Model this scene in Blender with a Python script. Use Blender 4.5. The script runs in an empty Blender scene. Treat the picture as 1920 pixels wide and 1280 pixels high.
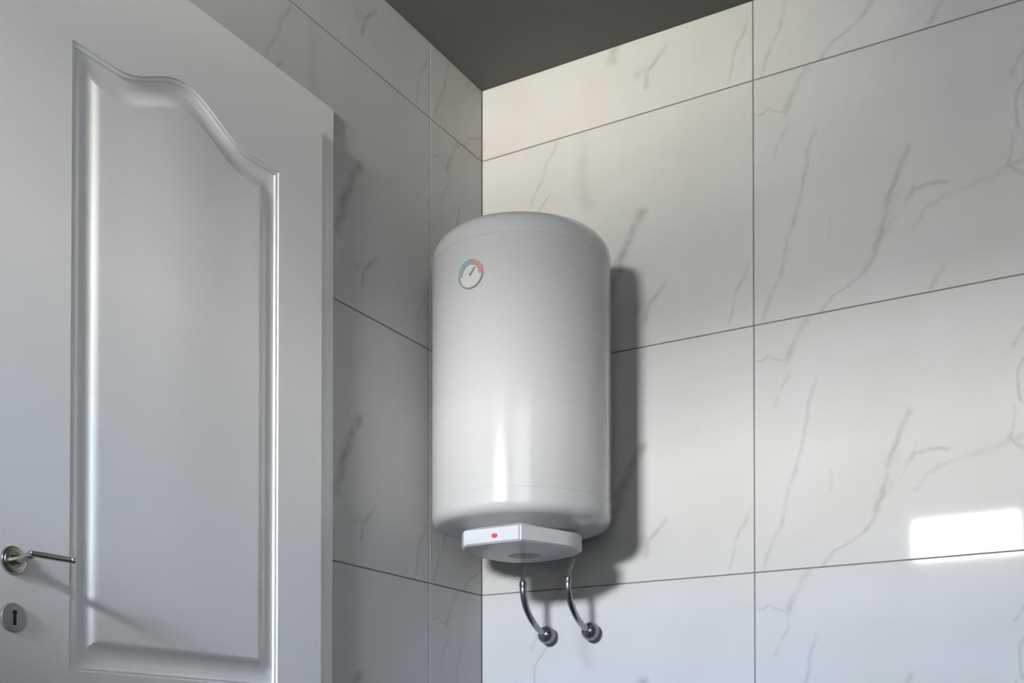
import bpy, bmesh, math
from mathutils import Vector, Matrix

S = bpy.context.scene
COL = S.collection

# ------------------------------------------------------------------ camera, light, exposure
cam_d = bpy.data.cameras.new('camera')
cam = bpy.data.objects.new('camera', cam_d); COL.objects.link(cam)
cam.location = (1.6938, -2.7555, 0.7016)
cam.rotation_euler = (math.radians(90.934), 0, math.radians(30.1096))
cam_d.sensor_width = 36.0; cam_d.sensor_fit = 'HORIZONTAL'
cam_d.lens = 2213.4 / 1920 * 36.0
cam_d.shift_y = (1394.42 - 640) / 1920
cam_d.clip_start = 0.02
S.camera = cam

w = bpy.data.worlds.new('world'); S.world = w; w.use_nodes = True
w.node_tree.nodes['Background'].inputs['Color'].default_value = (0.62, 0.72, 0.9, 1)
w.node_tree.nodes['Background'].inputs['Strength'].default_value = 0.6

def area(name, loc, target, sx, sy, radiance, color):
    """Rectangular light of a given radiance, aimed at target."""
    d = bpy.data.lights.new(name, 'AREA'); d.shape = 'RECTANGLE'; d.size = sx; d.size_y = sy
    d.energy = radiance * math.pi * sx * sy; d.color = color
    o = bpy.data.objects.new(name, d); COL.objects.link(o); o.location = loc
    v = Vector(target) - Vector(loc)
    o.rotation_euler = v.to_track_quat('-Z', 'Y').to_euler()
    return o
# daylight that reaches the room through the small high window in the wall behind the camera:
# open sky above, the sunlit yard and houses lower down, all well outside the building
area('low_sky_daylight', (0.3, -12.0, 3.06), (0.3, 0, 3.06), 4.6, 0.94, 550, (1.0, 0.995, 0.97))
area('high_sky_daylight', (0.3, -12.0, 4.12), (0.3, 0, 4.12), 4.6, 1.15, 640, (0.76, 0.85, 1.0))
area('house_front_daylight', (0.45, -12.0, 2.12), (0.45, 0, 2.12), 4.9, 0.90, 220, (1.0, 0.99, 0.94))
area('shaded_yard_daylight', (-1.3, -12.0, 0.90), (-1.3, 0, 0.90), 2.8, 1.50, 190, (0.97, 0.98, 1.0))
area('sunlit_yard_daylight', (1.5, -12.0, 0.90), (1.5, 0, 0.90), 2.7, 1.50, 520, (1.0, 0.94, 0.80))
# added soft fill light, out of view, to brighten door, left wall and heater
fill = area('added_fill_light', (1.95, -3.25, 1.65), (0.0, -1.30, 1.60), 1.3, 1.7, 1.25, (0.90, 0.95, 1.0))
fill.data.spread = math.radians(110)

S.view_settings.view_transform = 'Standard'
S.view_settings.look = 'None'
S.view_settings.exposure = 0.0
S.view_settings.gamma = 1.0
S.view_settings.use_curve_mapping = False

# ------------------------------------------------------------------ materials
def mat(name, color, rough=0.5, metal=0.0, ior=1.5, coat=0.0, bump=0.0, bscale=40, var=0.0, vscale=6):
    m = bpy.data.materials.new(name); m.use_nodes = True
    nt = m.node_tree; b = nt.nodes['Principled BSDF']
    b.inputs['Base Color'].default_value = (*color, 1)
    b.inputs['Roughness'].default_value = rough
    b.inputs['Metallic'].default_value = metal
    b.inputs['IOR'].default_value = ior
    b.inputs['Coat Weight'].default_value = coat
    b.inputs['Coat Roughness'].default_value = 0.05
    tc = nt.nodes.new('ShaderNodeTexCoord')
    if bump:
        n = nt.nodes.new('ShaderNodeTexNoise'); n.inputs['Scale'].default_value = bscale
        n.inputs['Detail'].default_value = 3
        bp = nt.nodes.new('ShaderNodeBump'); bp.inputs['Strength'].default_value = bump
        bp.inputs['Distance'].default_value = 0.002
        nt.links.new(tc.outputs['Object'], n.inputs['Vector'])
        nt.links.new(n.outputs['Fac'], bp.inputs['Height'])
        nt.links.new(bp.outputs['Normal'], b.inputs['Normal'])
    if var:
        n = nt.nodes.new('ShaderNodeTexNoise'); n.inputs['Scale'].default_value = vscale
        nt.links.new(tc.outputs['Object'], n.inputs['Vector'])
        mx = nt.nodes.new('ShaderNodeMix'); mx.data_type = 'RGBA'
        mx.inputs['A'].default_value = (*[c * (1 - var) for c in color], 1)
        mx.inputs['B'].default_value = (*[min(1, c * (1 + var)) for c in color], 1)
        nt.links.new(n.outputs['Fac'], mx.inputs['Factor'])
        nt.links.new(mx.outputs['Result'], b.inputs['Base Color'])
    return m

def marble_tile():
    """White glazed tile printed with thin grey-brown veins; object x = along the tile, z = up the tile."""
    m = bpy.data.materials.new('marble_tile'); m.use_nodes = True
    nt = m.node_tree; N = nt.nodes; Lk = nt.links; b = N['Principled BSDF']
    def math_(op, a, c=None, d=None, clamp=False):
        n = N.new('ShaderNodeMath'); n.operation = op; n.use_clamp = clamp
        for i, v in enumerate((a, c, d)):
            if v is None: continue
            if isinstance(v, (int, float)): n.inputs[i].default_value = v
            else: Lk.new(v, n.inputs[i])
        return n.outputs[0]
    tc = N.new('ShaderNodeTexCoord')
    nz = N.new('ShaderNodeTexNoise'); nz.inputs['Scale'].default_value = 16; nz.inputs['Detail'].default_value = 4
    nz.inputs['Roughness'].default_value = 0.6
    Lk.new(tc.outputs['Object'], nz.inputs['Vector'])
    sp0 = N.new('ShaderNodeSeparateXYZ'); Lk.new(tc.outputs['Object'], sp0.inputs[0])
    sc = N.new('ShaderNodeSeparateColor'); Lk.new(nz.outputs['Color'], sc.inputs[0])
    U = math_('ADD', sp0.outputs[0], math_('MULTIPLY', math_('SUBTRACT', sc.outputs[0], 0.5), 0.030))
    V = math_('ADD', sp0.outputs[2], math_('MULTIPLY', math_('SUBTRACT', sc.outputs[1], 0.5), 0.030))
    U = math_('DIVIDE', U, 1.2); V = math_('DIVIDE', V, 0.6)
    nw = N.new('ShaderNodeTexNoise'); nw.inputs['Scale'].default_value = 22; nw.inputs['Detail'].default_value = 3
    Lk.new(tc.outputs['Object'], nw.inputs['Vector'])
    wmod = math_('MULTIPLY_ADD', nw.outputs['Fac'], 2.4, -0.45, clamp=True)
    def curve(inp, pts):
        n = N.new('ShaderNodeFloatCurve'); c = n.mapping.curves[0]
        n.mapping.extend = 'HORIZONTAL'
        pts = sorted(pts)
        c.points[0].location = pts[0]; c.points[1].location = pts[-1]
        for q in pts[1:-1]: c.points.new(*q)
        for q in c.points: q.handle_type = 'VECTOR'
        n.mapping.update(); Lk.new(inp, n.inputs['Value']); return n.outputs[0]
    total = None
    def vein(pts, width, strength, axis='v', fade=0.02, soft=1.0):
        """pts: (u,v) in metres on the tile, followed along v (or along u)."""
        nonlocal total
        if axis == 'v':
            run, off, P, W = V, U, [(v / .6, u / 1.2) for u, v in pts], 1.2
            f = fade / .6
        else:
            run, off, P, W = U, V, [(u / 1.2, v / .6) for u, v in pts], .6
            f = fade / 1.2
        P.sort()
        c = curve(run, P)
        d = math_('MULTIPLY', math_('ABSOLUTE', math_('SUBTRACT', off, c)), W)
        mr = N.new('ShaderNodeMapRange'); mr.interpolation_type = 'SMOOTHSTEP'
        mr.inputs['From Min'].default_value = width * (1.35 + soft); mr.inputs['From Max'].default_value = -width * 0.1
        mr.inputs['To Min'].default_value = 0; mr.inputs['To Max'].default_value = strength * 0.60
        Lk.new(d, mr.inputs['Value'])
        lo, hi = P[0][0], P[-1][0]
        a = math_('MULTIPLY_ADD', run, 1 / f, -(lo - f) / f, clamp=True)
        e = math_('MULTIPLY_ADD', run, -1 / f, (hi + f) / f, clamp=True)
        r = math_('MULTIPLY', math_('MULTIPLY', mr.outputs[0], wmod), math_('MULTIPLY', a, e))
        total = r if total is None else math_('MAXIMUM', total, r)
    vein([(.133,.60),(.116,.57),(.096,.535),(.085,.515),(.080,.502)], .008, .55)
    vein([(.001,.522),(.012,.51),(.025,.511),(.039,.522),(.062,.505),(.075,.502)], .003, .6, 'u', .01)
    vein([(.082,.466),(.059,.422),(.054,.401)], .003, .5)
    vein([(.153,.437),(.134,.397),(.128,.336),(.112,.285),(.099,.232),(.085,.196),(.081,.157),(.066,.11),(.049,.079),(.022,.01)], .004, .55)
    vein([(.366,.334),(.351,.304),(.339,.283),(.326,.254),(.317,.219),(.309,.177),(.304,.155),(.293,.135),(.282,.094),(.258,.07),(.224,.046),(.201,.038),(.177,.019),(.162,.0)], .0055, .75)
    vein([(.33,.24),(.32,.20),(.31,.16)], .018, .28)
    vein([(.448,.240),(.41,.243),(.375,.240),(.362,.22)], .0035, .6, 'u', .01)
    vein([(.375,.240),(.365,.216),(.345,.189),(.32,.180)], .004, .6)
    vein([(.61,.25),(.574,.239),(.503,.220),(.458,.213),(.436,.206),(.402,.187),(.378,.160)], .006, .38, 'u', .02)
    vein([(.640,.46),(.616,.434),(.596,.403),(.592,.365),(.600,.325)], .0028, .8, fade=.008)
    vein([(.586,.315),(.582,.267),(.573,.250)], .003, .6, fade=.006)
    vein([(.573,.248),(.585,.23),(.607,.219),(.64,.21)], .004, .7, 'u', .006)
    vein([(.435,.053),(.422,.031),(.409,.006)], .0055, .6, fade=.006)
    vein([(.185,.215),(.185,.190)], .003, .4)
    vein([(.966,.151),(.936,.116),(.922,.100),(.915,.067)], .0055, .85, fade=.012)
    vein([(.915,.110),(.890,.100)], .008, .4, 'u', .01)
    vein([(1.187,.148),(1.177,.124),(1.163,.102),(1.153,.074),(1.14,.01)], .004, .5)
    vein([(.905,.348),(.878,.30),(.860,.27),(.842,.225),(.824,.16)], .011, .95)
    vein([(.660,.584),(.634,.552),(.612,.492),(.584,.456)], .004, .6)
    vein([(.740,.60),(.735,.54),(.728,.48),(.75,.40)], .016, .35)
    # soft mottling of the print
    n2 = N.new('ShaderNodeTexNoise'); n2.inputs['Scale'].default_value = 5; n2.inputs['Detail'].default_value = 3
    Lk.new(tc.outputs['Object'], n2.inputs['Vector'])
    mo = N.new('ShaderNodeMix'); mo.data_type = 'RGBA'
    mo.inputs['A'].default_value = (0.475, 0.472, 0.458, 1); mo.inputs['B'].default_value = (0.515, 0.517, 0.517, 1)
    Lk.new(math_('MULTIPLY_ADD', n2.outputs['Fac'], 2.0, -0.5, clamp=True), mo.inputs['Factor'])
    n3 = N.new('ShaderNodeTexNoise'); n3.inputs['Scale'].default_value = 9
    Lk.new(tc.outputs['Object'], n3.inputs['Vector'])
    vc = N.new('ShaderNodeMix'); vc.data_type = 'RGBA'
    vc.inputs['A'].default_value = (0.22, 0.20, 0.14, 1); vc.inputs['B'].default_value = (0.25, 0.245, 0.24, 1)
    Lk.new(math_('MULTIPLY_ADD', n3.outputs['Fac'], 3, -1, clamp=True), vc.inputs['Factor'])
    mx = N.new('ShaderNodeMix'); mx.data_type = 'RGBA'
    Lk.new(total, mx.inputs['Factor']); Lk.new(mo.outputs['Result'], mx.inputs['A']); Lk.new(vc.outputs['Result'], mx.inputs['B'])
    Lk.new(mx.outputs['Result'], b.inputs['Base Color'])
    b.inputs['Roughness'].default_value = 0.045
    b.inputs['IOR'].default_value = 1.12
    return m

M = dict(
    tile=marble_tile(),
    grout=mat('grout', (0.16, 0.16, 0.15), 0.9, bump=0.4, bscale=300),
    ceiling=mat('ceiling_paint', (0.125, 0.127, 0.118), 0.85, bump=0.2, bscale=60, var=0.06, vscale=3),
    floor=mat('floor_tile', (0.12, 0.125, 0.14), 0.35, var=0.05),
    plaster=mat('wall_paint', (0.40, 0.41, 0.42), 0.8, bump=0.2, bscale=80),
    door=mat('door_paint', (0.755, 0.755, 0.745), 0.32, bump=0.05, bscale=30),
    enamel=mat('white_enamel', (0.445, 0.455, 0.455), 0.14, coat=0.3),
    plastic=mat('white_plastic', (0.49, 0.50, 0.51), 0.35),
    seam=mat('seam_shadow_gasket', (0.45, 0.46, 0.46), 0.5),
    chrome=mat('chrome', (0.33, 0.34, 0.37), 0.26, 1.0),
    nickel=mat('brushed_nickel', (0.50, 0.49, 0.45), 0.25, 1.0, bump=0.05, bscale=400),
    greymetal=mat('dull_grey_metal', (0.36, 0.37, 0.36), 0.45, 0.6),
    black=mat('keyhole_black', (0.01, 0.01, 0.01), 0.8),
    ring=mat('gauge_ring_grey', (0.22, 0.225, 0.22), 0.4),
    dial=mat('gauge_dial_white', (0.50, 0.505, 0.495), 0.4),
    ball=mat('valve_satin_chrome', (0.26, 0.265, 0.285), 0.20, 0.9),
    red=mat('gauge_red', (0.42, 0.22, 0.20), 0.4),
    blue=mat('gauge_blue_grey', (0.21, 0.30, 0.31), 0.4),
    lamp=mat('red_indicator', (0.55, 0.04, 0.06), 0.3),
)

# ------------------------------------------------------------------ helpers
def obj(name, bm, m, parent=None, smooth=False, label=None, loc=None):
    bmesh.ops.recalc_face_normals(bm, faces=bm.faces[:])
    me = bpy.data.meshes.new(name); bm.to_mesh(me); bm.free()
    me.materials.append(m)
    if smooth:
        for p in me.polygons: p.use_smooth = True
        me.set_sharp_from_angle(angle=math.radians(35))
    o = bpy.data.objects.new(name, me); COL.objects.link(o)
    if loc is not None: o.location = loc
    if parent: o.parent = parent
    if label: o['label'] = label
    return o

def empty(name, loc):
    o = bpy.data.objects.new(name, None); o.empty_display_size = 0.05
    COL.objects.link(o); o.location = loc; return o

def box(bm, a, b):
    vs = [bm.verts.new((x, y, z)) for x in (a[0], b[0]) for y in (a[1], b[1]) for z in (a[2], b[2])]
    for f in ((0,1,3,2),(4,6,7,5),(0,4,5,1),(2,3,7,6),(0,2,6,4),(1,5,7,3)):
        bm.faces.new([vs[i] for i in f])
    return vs

def lathe(bm, prof, seg=64, mtx=None):
    """prof: (r, z) rows; r=0 at an end makes a pole."""
    rings = []
    for r, z in prof:
        if r < 1e-7: rings.append([bm.verts.new((0, 0, z))])
        else: rings.append([bm.verts.new((r*math.cos(2*math.pi*i/seg), r*math.sin(2*math.pi*i/seg), z)) for i in range(seg)])
    for A, B in zip(rings, rings[1:]):
        for i in range(seg):
            j = (i + 1) % seg
            if len(A) == 1 and len(B) == 1: continue
            if len(A) == 1: bm.faces.new((A[0], B[i], B[j]))
            elif len(B) == 1: bm.faces.new((A[i], A[j], B[0]))
            else: bm.faces.new((A[i], A[j], B[j], B[i]))
    if mtx is not None: bmesh.ops.transform(bm, matrix=mtx, verts=bm.verts[:])

def tube(bm, pts, r, seg=20, caps=True):
    pts = [Vector(q) for q in pts]; rs = r if isinstance(r, (list, tuple)) else [r] * len(pts)
    prev = None; rings = []
    for i, q in enumerate(pts):
        t = (pts[min(i+1, len(pts)-1)] - pts[max(i-1, 0)]).normalized()
        if prev is None:
            n = t.orthogonal().normalized()
        else:
            n = (prev - t * prev.dot(t)).normalized()
        prev = n; bt = t.cross(n)
        rings.append([bm.verts.new(q + (n*math.cos(a) + bt*math.sin(a)) * rs[i]) for a in [2*math.pi*k/seg for k in range(seg)]])
    for A, B in zip(rings, rings[1:]):
        for k in range(seg):
            j = (k+1) % seg; bm.faces.new((A[k], A[j], B[j], B[k]))
    if caps:
        bm.faces.new(rings[0][::-1]); bm.faces.new(rings[-1])

def smooth_path(P, n=10):
    P = [Vector(q) for q in P]; P = [P[0]*2 - P[1]] + P + [P[-1]*2 - P[-2]]; out = []
    for i in range(1, len(P) - 2):
        a, b, c, d = P[i-1:i+3]
        for k in range(n):
            t = k / n
            out.append(0.5*((2*b) + (c-a)*t + (2*a-5*b+4*c-d)*t*t + (3*b-a-3*c+d)*t**3))
    out.append(P[-2]); return out

# ------------------------------------------------------------------ room shell
CEIL = 2.5592
RX, RY = 3.2, -4.3          # opposite wall, wall behind the camera
WX0, WX1, WZ0, WZ1 = 0.256, 0.861, 1.865, 2.130   # window opening behind the camera
GAP, DEPTH = 0.0030, 0.0018

def struct(name, bm, m):
    o = obj(name, bm, m); o['kind'] = 'structure'; return o

bm = bmesh.new(); box(bm, (-0.15, RY-0.15, -0.12), (RX+0.15, 0.15, 0.0))
struct('floor', bm, M['floor'])
bm = bmesh.new(); box(bm, (-0.15, RY-0.15, CEIL), (RX+0.15, 0.15, CEIL+0.12))
struct('ceiling', bm, M['ceiling'])
bm = bmesh.new(); box(bm, (0.0, DEPTH, 0.0), (RX, 0.15, CEIL))
wall_right = struct('wall_right', bm, M['grout'])
bm = bmesh.new(); box(bm, (-0.15, RY, 0.0), (-DEPTH, 0.15, CEIL))
wall_left = struct('wall_left', bm, M['grout'])
bm = bmesh.new(); box(bm, (RX, RY, 0.0), (RX+0.15, 0.15, CEIL))
struct('wall_opposite', bm, M['plaster'])
bm = bmesh.new()
for a, b in (((-0.15, 0.0), (WX0, CEIL)), ((WX1, 0.0), (RX+0.15, CEIL)), ((WX0, 0.0), (WX1, WZ0)), ((WX0, WZ1), (WX1, CEIL))):
    box(bm, (a[0], RY-0.15, a[1]), (b[0], RY, b[1]))
struct('wall_rear', bm, M['plaster'])
win = empty('window_1', (0, 0, 0)); win['kind'] = 'structure'
bm = bmesh.new()
t = 0.02
for a, b in (((WX0-.05, WZ0-.05), (WX1+.05, WZ0)), ((WX0-.05, WZ1), (WX1+.05, WZ1+.05)), ((WX0-.05, WZ0), (WX0, WZ1)), ((WX1, WZ0), (WX1+.05, WZ1))):
    box(bm, (a[0], RY, a[1]), (b[0], RY+t, b[1]))
obj('window_frame', bm, M['door'], win)

# tiles: 1.2 x 0.6 m print, every tile its own piece; object origin = lower left of the full print
tile_cache = {}
def tile(parent, origin, u0, u1, v0, v1, left=False):
    key = tuple(round(q, 4) for q in (u0, u1, v0, v1))
    if key not in tile_cache:
        bm = bmesh.new(); g = GAP / 2; ch = 0.0007
        a0, a1 = (u0 + g if u0 <= 1e-6 or True else u0), u1 - g
        b0, b1 = v0 + g, v1 - g
        back = [bm.verts.new((x, 0.006, z)) for x, z in ((a0, b0), (a1, b0), (a1, b1), (a0, b1))]
        mid = [bm.verts.new((x, ch, z)) for x, z in ((a0, b0), (a1, b0), (a1, b1), (a0, b1))]
        fr = [bm.verts.new((x, 0.0, z)) for x, z in ((a0+ch, b0+ch), (a1-ch, b0+ch), (a1-ch, b1-ch), (a0+ch, b1-ch))]
        bm.faces.new(fr); bm.faces.new(back[::-1])
        for i in range(4):
            j = (i+1) % 4
            bm.faces.new((mid[i], mid[j], fr[j], fr[i])); bm.faces.new((back[i], back[j], mid[j], mid[i]))
        bmesh.ops.recalc_face_normals(bm, faces=bm.faces[:])
        me = bpy.data.meshes.new('tile'); bm.to_mesh(me); bm.free(); me.materials.append(M['tile'])
        tile_cache[key] = me
    o = bpy.data.objects.new('tile', tile_cache[key]); COL.objects.link(o)
    o.location = origin; o.rotation_euler = (0, 0, math.pi/2 if left else 0); o.parent = parent
    return o

rows = []
for k in range(-2, 3):
    z0 = 1.162 + 0.6 * k
    rows.append((z0, max(0.0, 0.0 - z0), min(0.6, CEIL - z0)))
SX, SY = 0.7736, -0.2561
for z0, v0, v1 in rows:
    for k in (-1, 0, 1, 2):
        x0 = SX + 1.2 * k; a, b = max(0.0, 0.0 - x0), min(1.2, RX - x0)
        if b - a > 0.02: tile(wall_right, (x0, 0, z0), a, b, v0, v1)
    for k in (0, -1, -2, -3, -4):
        y0 = SY + 1.2 * k; a, b = max(0.0, RY - y0), min(1.2, 0.0 - y0)
        if b - a > 0.02: tile(wall_left, (0, y0, z0), a, b, v0, v1, True)

# ------------------------------------------------------------------ door in the left wall
door = empty('door_1', (0, -1.15, 0)); door['kind'] = 'structure'
def dloc(o):            # children were meshed in world coordinates
    o.matrix_parent_inverse = Matrix.Translation((0, 1.15, 0)); return o
LY0, LY1, LZ0, LZ1 = -1.5469, -0.7245, 0.008, 2.1092
LX = 0.032
# casing
bm = bmesh.new()
CX, CYR, CZT = 0.010, -0.6567, 2.1873
def prism_yz(bm, poly, x0, x1):
    A = [bm.verts.new((x0, y, z)) for y, z in poly]; B = [bm.verts.new((x1, y, z)) for y, z in poly]
    bm.faces.new(A); bm.faces.new(B[::-1])
    for i in range(len(poly)):
        j = (i+1) % len(poly); bm.faces.new((A[i], A[j], B[j], B[i]))
CYL = LY0 - (CYR - LY1)
prism_yz(bm, [(CYR, 0.0), (CYR, CZT), (CYL, CZT), (CYL, 0.0), (LY0-.003, 0.0), (LY0-.003, LZ1+.003), (LY1+.003, LZ1+.003), (LY1+.003, 0.0)], 0.0005, CX)
bmesh.ops.bevel(bm, geom=[e for e in bm.edges if all(abs(v.co.x-CX) < 1e-5 for v in e.verts)], offset=0.003, segments=2, affect='EDGES')
dloc(obj('door_frame', bm, M['door'], door))

def arch(y):
    d = abs(y + 1.1319)
    return 1.9455 + (0.0556 * math.cos(math.pi/2 * d/0.167)**2 if d < 0.167 else 0)
NARC = 64
def panel_ring(bm, x, ins, y0, y1, zb, top):
    """contour inset by ins: bottom edge (NARC+1 points) then top edge reversed"""
    a, b = y0 + ins, y1 - ins; out = []
    for k in range(NARC + 1):
        out.append(bm.verts.new((x, a + (b-a)*k/NARC, zb + ins)))
    for k in range(NARC + 1):
        y = b - (b-a)*k/NARC
        out.append(bm.verts.new((x, y, top(y) - ins)))
    return out
def bridge(bm, A, B):
    n = len(A)
    for i in range(n):
        j = (i+1) % n
        bm.faces.new((A[i], A[j], B[j], B[i]))
PY0, PY1 = -1.3958, -0.8680
secs = [(0.80, LZ1, 0.8597, arch), (LZ0, 0.80, 0.17, lambda y: 0.742)]
frame_bm = bmesh.new(); box(frame_bm, (0.006, LY0, LZ0), (LX-0.014, LY1, LZ1))
# side skirts of the leaf, with a softened arris
for za, zb_, pz, top in secs:
    outer = []
    for k in range(NARC+1): outer.append(frame_bm.verts.new((LX, LY0+.002 + (LY1-LY0-.004)*k/NARC, za if za > LZ0 else za)))
    for k in range(NARC+1): outer.append(frame_bm.verts.new((LX, LY1-.002 - (LY1-LY0-.004)*k/NARC, zb_ - (.002 if zb_ == LZ1 else 0))))
    r0 = panel_ring(frame_bm, LX, 0, PY0, PY1, pz, top)
    bridge(frame_bm, outer, r0)
    # ogee moulding: bead, quirk, slope down
    prof = [(.0012, -.0032), (.0026, -.0034), (.0058, -.0024), (.0074, -.0030), (.0092, -.0068), (.0110, -.0076), (.0165, -.0086), (.0225, -.0100)]
    last = r0
    for d, dx in prof:
        r = panel_ring(frame_bm, LX+dx, d, PY0, PY1, pz, top); bridge(frame_bm, last, r); last = r
for y, yy in ((LY0, LY0+.002), (LY1, LY1-.002)):
    A = [frame_bm.verts.new(q) for q in ((LX-.014, y, LZ0), (LX-.002, y, LZ0), (LX-.002, y, LZ1), (LX-.014, y, LZ1))]; frame_bm.faces.new(A)
    B = [A[1], frame_bm.verts.new((LX, yy, LZ0)), frame_bm.verts.new((LX, yy, LZ1-.002)), A[2]]; frame_bm.faces.new(B)
A = [frame_bm.verts.new(q) for q in ((LX-.014, LY0, LZ1), (LX-.014, LY1, LZ1), (LX-.002, LY1, LZ1), (LX-.002, LY0, LZ1))]; frame_bm.faces.new(A)
B = [A[3], A[2], frame_bm.verts.new((LX, LY1-.002, LZ1-.002)), frame_bm.verts.new((LX, LY0+.002, LZ1-.002))]; frame_bm.faces.new(B)
bmesh.ops.remove_doubles(frame_bm, verts=frame_bm.verts[:], dist=1e-5)
leaf = dloc(obj('door_leaf', frame_bm, M['door'], door, smooth=True))
for idx, (za, zb_, pz, top) in enumerate(secs):
    bm = bmesh.new()
    ins = [.0225, .026, .031, .042, .0485, .055, .059]
    dx = [-.0100, -.0102, -.0100, -.0075, -.0040, -.0006, -.0001]
    last = None
    for d, x in zip(ins, dx):
        r = panel_ring(bm, LX+x, d, PY0, PY1, pz, top)
        if last: bridge(bm, last, r)
        last = r
    n = len(last)
    for k in range(NARC):
        bm.faces.new((last[k], last[k+1], last[n-2-k], last[n-1-k]))
    bmesh.ops.remove_doubles(bm, verts=bm.verts[:], dist=1e-6)
    dloc(obj('door_panel', bm, M['door'], door, smooth=True))

# lever handle: rosette, neck, grip
HY, HZ = -1.5082, 1.0312
rotx = Matrix.Rotation(math.pi/2, 4, 'Y')
hd = empty('door_handle', (LX, HY, HZ)); hd.parent = door; dloc(hd)
hd['label'] = 'brushed nickel lever handle on a round rose'
def hpart(name, bm, m, lab=None):
    o = obj(name, bm, m, hd, smooth=True, label=lab)
    o.matrix_parent_inverse = Matrix.Translation((-LX, -HY, -HZ)); return o
bm = bmesh.new()
lathe(bm, [(0, 0), (.0235, 0), (.0235, .0035), (.0225, .0055), (.0195, .0062), (.0185, .0075), (.0125, .0080), (.0118, .0066), (.0092, .0066), (.0092, .010), (0, .010)], 48, Matrix.Translation((LX, HY, HZ)) @ rotx)
hpart('rosette', bm, M['nickel'])
bm = bmesh.new()
neck = smooth_path([(LX+.006, HY, HZ), (LX+.026, HY, HZ+.001), (LX+.040, HY+.001, HZ+.003), (LX+.0485, HY+.0025, HZ+.0062)], 6)
tube(bm, neck, [.0078 - .0022*i/(len(neck)-1) for i in range(len(neck))], 20)
hpart('handle_neck', bm, M['nickel'])
bm = bmesh.new()
grip = [(LX+.0500, HY-.006, HZ+.0060), (LX+.0500, HY-.0055, HZ+.0062), (LX+.0505, HY+.03, HZ+.0066), (LX+.0505, HY+.072, HZ+.0068), (LX+.0505, HY+.0725, HZ+.0068), (LX+.0505, HY+.0800, HZ+.0068)]
tube(bm, grip, [.0038, .0050, .0052, .0050, .0058, .0055], 24)
hpart('handle_grip', bm, M['nickel'])

# round key escutcheon
es = bmesh.new(); KZ = 0.9383
lathe(es, [(0, 0), (.0235, 0), (.0238, .004), (.0225, .0065), (.0180, .0072), (0, .0072)], 48, Matrix.Translation((LX, HY, KZ)) @ rotx)
esc = dloc(obj('key_escutcheon', es, M['greymetal'], door, smooth=True, label='dull grey round keyhole plate'))
bm = bmesh.new()
kp = []
for k in range(14):
    a = math.radians(-50 + 280*k/13); kp.append((HY + .0042*math.cos(a), KZ + .0075 + .0042*math.sin(a)))
kp += [(HY - .0030, KZ - .0130), (HY + .0030, KZ - .0130)]
prism_yz(bm, kp, LX+.0068, LX+.0077)
o = obj('keyhole', bm, M['black'], esc)
o.matrix_parent_inverse = Matrix.Identity(4)

# ------------------------------------------------------------------ water heater
HX, R, HG = 0.263, 0.2200, 0.022
HYc = -(R + HG)
heater = empty('water_heater', (HX, HYc, 1.25))
heater['label'] = 'white cylindrical electric water heater hung on the marble tiles in the corner'
heater['category'] = 'water heater'
def hp(name, bm, m, parent=None, **kw):          # meshed in the heater's own axes, z in world metres
    if parent is None:
        o = obj(name, bm, m, heater, **kw); o.matrix_parent_inverse = Matrix.Translation((0, 0, -1.25))
    else:
        o = obj(name, bm, m, parent, **kw)
    return o
ZB, ZT = 1.300, 1.926
def corner(sign, z0, rc=.055, hd_=.020, amax=70):
    P = []
    for k in range(15):
        a = math.radians(amax) * k/14; P.append((R - rc + rc*math.cos(a), z0 + sign*rc*math.sin(a)))
    r1, z1 = P[-1]
    for k in range(1, 13):
        q = k/12; P.append((max(0, r1*(1-q)), z1 + sign*hd_*(1-(1-q)**2)))
    return P
bot = corner(-1, ZB, .028, .034, 62)
prof = bot[::-1]
# folded seam of the lower cap, then the plain drum, then the seam of the upper cap
prof += [(R, ZB+.006), (R, ZB+.0300), (R-.0005, ZB+.0303), (R-.0005, ZB+.0312), (R, ZB+.0315)]
prof += [(R, ZB + .0315 + (ZT-.012-ZB-.0315)*k/6) for k in range(1, 7)]
prof += [(R-.0008, ZT-.0117), (R-.0008, ZT-.0106), (R, ZT-.0102)]
prof += corner(1, ZT, .055, .022)
bm = bmesh.new(); lathe(bm, prof, 160)
hp('tank', bm, M['enamel'], smooth=True)

# temperature gauge lying on the front of the drum
GX0, GZ0, GR = -0.010, 1.829, 0.0335
def on_drum(x, z, off):
    """x measured around the drum from its front line"""
    a = (x) / R
    return ((R+off)*math.sin(a), -(R+off)*math.cos(a), z)
def gauge_ring(bm, r0, r1, a0, a1, off, n=40, lift=.0012):
    A = []; B = []; A2 = []; B2 = []
    for k in range(n+1):
        a = math.radians(a0 + (a1-a0)*k/n)
        for lst, rr, of in ((A, r0, off), (B, r1, off), (A2, r0, off-lift), (B2, r1, off-lift)):
            lst.append(bm.verts.new(on_drum(GX0 + rr*math.cos(a), GZ0 + rr*math.sin(a), of)))
    for k in range(n):
        bm.faces.new((A[k], A[k+1], B[k+1], B[k])); bm.faces.new((B[k], B[k+1], B2[k+1], B2[k])); bm.faces.new((A[k], A2[k], A2[k+1], A[k+1]))
bm = bmesh.new(); gauge_ring(bm, .0008, .0300, 0, 360, .0012, 60)
gauge = hp('temperature_gauge', bm, M['dial'], label='round dial gauge with grey rim, red and blue-grey scale')
def gp(name, bm, m, lab=None):
    o = obj(name, bm, m, gauge, label=lab); return o
bm = bmesh.new(); gauge_ring(bm, .0300, GR, 0, 360, .0026, 60, .0026); gp('gauge_rim', bm, M['ring'])
bm = bmesh.new(); gauge_ring(bm, .0225, .0345, -5, 78, .0028, 20); gp('gauge_scale', bm, M['red'], 'red end of the gauge scale')
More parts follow.
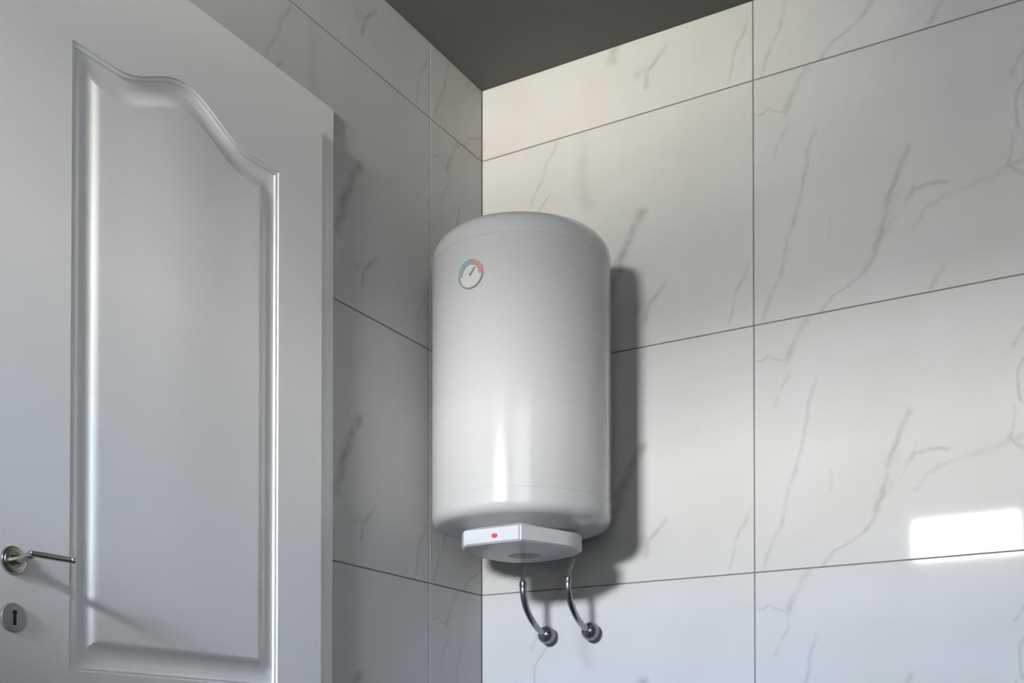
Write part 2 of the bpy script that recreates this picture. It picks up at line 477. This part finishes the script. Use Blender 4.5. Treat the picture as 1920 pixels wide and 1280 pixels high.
bm = bmesh.new(); gauge_ring(bm, .0225, .0345, 82, 185, .0028, 20); gp('gauge_scale', bm, M['blue'], 'blue-grey end of the gauge scale')
bm = bmesh.new()
dirn = Vector((math.cos(math.radians(48)), math.sin(math.radians(48)))); nrm = Vector((-dirn.y, dirn.x))
pts = [dirn*-.003 + nrm*.0026, dirn*-.003 - nrm*.0026, dirn*.0200 - nrm*.0012, dirn*.0200 + nrm*.0012]
A = [bm.verts.new(on_drum(GX0+q.x, GZ0+q.y, .0032)) for q in pts]; B = [bm.verts.new(on_drum(GX0+q.x, GZ0+q.y, .0022)) for q in pts]
bm.faces.new(A)
for i in range(4): bm.faces.new((A[i], A[(i+1)%4], B[(i+1)%4], B[i]))
gp('gauge_needle', bm, M['ring'])

# control cover under the tank
def cc(q): return (q[0]-HX, q[1]-HYc)
outl = [(.2154,-.430),(.3662,-.430),(.392,-.372),(.415,-.315),(.431,-.262),(.420,-.222),(.385,-.185),(.335,-.162),(.285,-.150),(.240,-.152),(.203,-.172),(.180,-.205),(.168,-.250),(.166,-.300),(.172,-.350),(.186,-.395)]
outl = [cc(q) for q in outl]
cen = Vector((sum(q[0] for q in outl)/len(outl), sum(q[1] for q in outl)/len(outl)))
def scaled(z, d):
    out = []
    for q in outl:
        v = Vector(q) - cen; L = v.length; v = v*((L-d)/L); out.append((cen.x+v.x, cen.y+v.y, z))
    return out
bm = bmesh.new()
levels = [(1.2600, .050), (1.2475, .006), (1.2440, .0), (1.2130, .0), (1.2085, .005), (1.2072, .012), (1.2062, .060)]
rings = [[bm.verts.new(q) for q in scaled(z, d)] for z, d in levels]
for A, B in zip(rings, rings[1:]):
    for i in range(len(A)):
        j = (i+1) % len(A); bm.faces.new((A[i], A[j], B[j], B[i]))
bm.faces.new(rings[0]); bm.faces.new(rings[-1][::-1])
bmesh.ops.bevel(bm, geom=[e for e in bm.edges if abs(e.verts[0].co.z-e.verts[1].co.z) > .02], offset=.004, segments=2, affect='EDGES')
cover = hp('control_cover', bm, M['plastic'], smooth=True, label='white angular plastic cover under the tank')
bm = bmesh.new()
lathe(bm, [(0, 1.2052), (.040, 1.2052), (.043, 1.2070), (.043, 1.2100), (0, 1.2100)], 40)
bmesh.ops.scale(bm, vec=(1.0, .8, 1), verts=bm.verts[:]); bmesh.ops.translate(bm, vec=(.02, -.02, 0), verts=bm.verts[:])
obj('recess_shade_disc', bm, M['ring'], cover, smooth=True)  # grey disc for the recess underneath, its shade put into the colour
bm = bmesh.new()
lx, lz = .2983-HX, 1.2262; yf = -.430 - HYc
vs = []
ring0 = []; ring1 = []
for k in range(24):
    a = 2*math.pi*k/24
    ring0.append(bm.verts.new((lx+.0085*math.cos(a), yf+.001, lz+.0060*math.sin(a))))
    ring1.append(bm.verts.new((lx+.0072*math.cos(a), yf-.0016, lz+.0048*math.sin(a))))
for k in range(24): bm.faces.new((ring0[k], ring0[(k+1)%24], ring1[(k+1)%24], ring1[k]))
bm.faces.new(ring1)
obj('indicator_light', bm, M['lamp'], cover, label='small red indicator light')
# hanging brackets behind the drum
for z in (1.40, 1.82):
    bm = bmesh.new(); box(bm, (-.09, R-.015, z-.025), (.09, R+HG-.0002, z+.025))
    hp('wall_bracket', bm, M['greymetal'])

# ------------------------------------------------------------------ water pipes
def pipe(x, xt, zt, zc, lab):
    root = empty('water_pipe', (x, 0, 1.04)); root['label'] = lab; root['category'] = 'pipe'
    root['group'] = 'chrome pipes under the water heater'
    def pp(name, bm, m, **kw):
        o = obj(name, bm, m, root, smooth=True, **kw); o.matrix_parent_inverse = Matrix.Translation((-x, 0, -1.04)); return o
    bm = bmesh.new()
    path = smooth_path([(x, -.028, zc+.001), (x, -.055, zc+.006), (x, -.088, zc+.020), (x, -.118, zc+.042), (x, -.138, zc+.066), (x, -.149, zc+.094), (x, -.150, zc+.118)], 8)
    tube(bm, path, .0080, 20); pp('pipe_bend', bm, M['chrome'])
    bm = bmesh.new(); tube(bm, [(x, -.150, zc+.108), (x, -.150, zc+.114), (x, -.150, zc+.122), (x, -.150, zc+.124)], [.0082, .0095, .0095, .0080], 20)
    pp('pipe_collar', bm, M['chrome'])
    bm = bmesh.new(); tube(bm, [(x, -.150, zc+.120), (x+(xt-x)*.15, -.150, zc+.135), (xt, -.150, zt)], .0068, 20)
    pp('pipe_riser', bm, M['greymetal'], label='dull grey straight pipe going up into the cover')
    bm = bmesh.new(); lathe(bm, [(0, -.0236)] + [(.0236*math.cos(a), .0236*math.sin(a)) for a in [math.radians(-80+10*k) for k in range(17)]] + [(0, .0236)], 48, Matrix.Translation((x, -.0245, zc)))
    pp('valve_cover', bm, M['ball'], label='round chrome ball where the pipe meets the tiles')
    return root
pipe(.2153, .2180, 1.2150, 1.0394, 'chrome water pipe nearer the dark corner, left of the two under the heater')
pipe(.3436, .3570, 1.2120, 1.0420, 'chrome water pipe farther from the corner, right of the two under the heater')
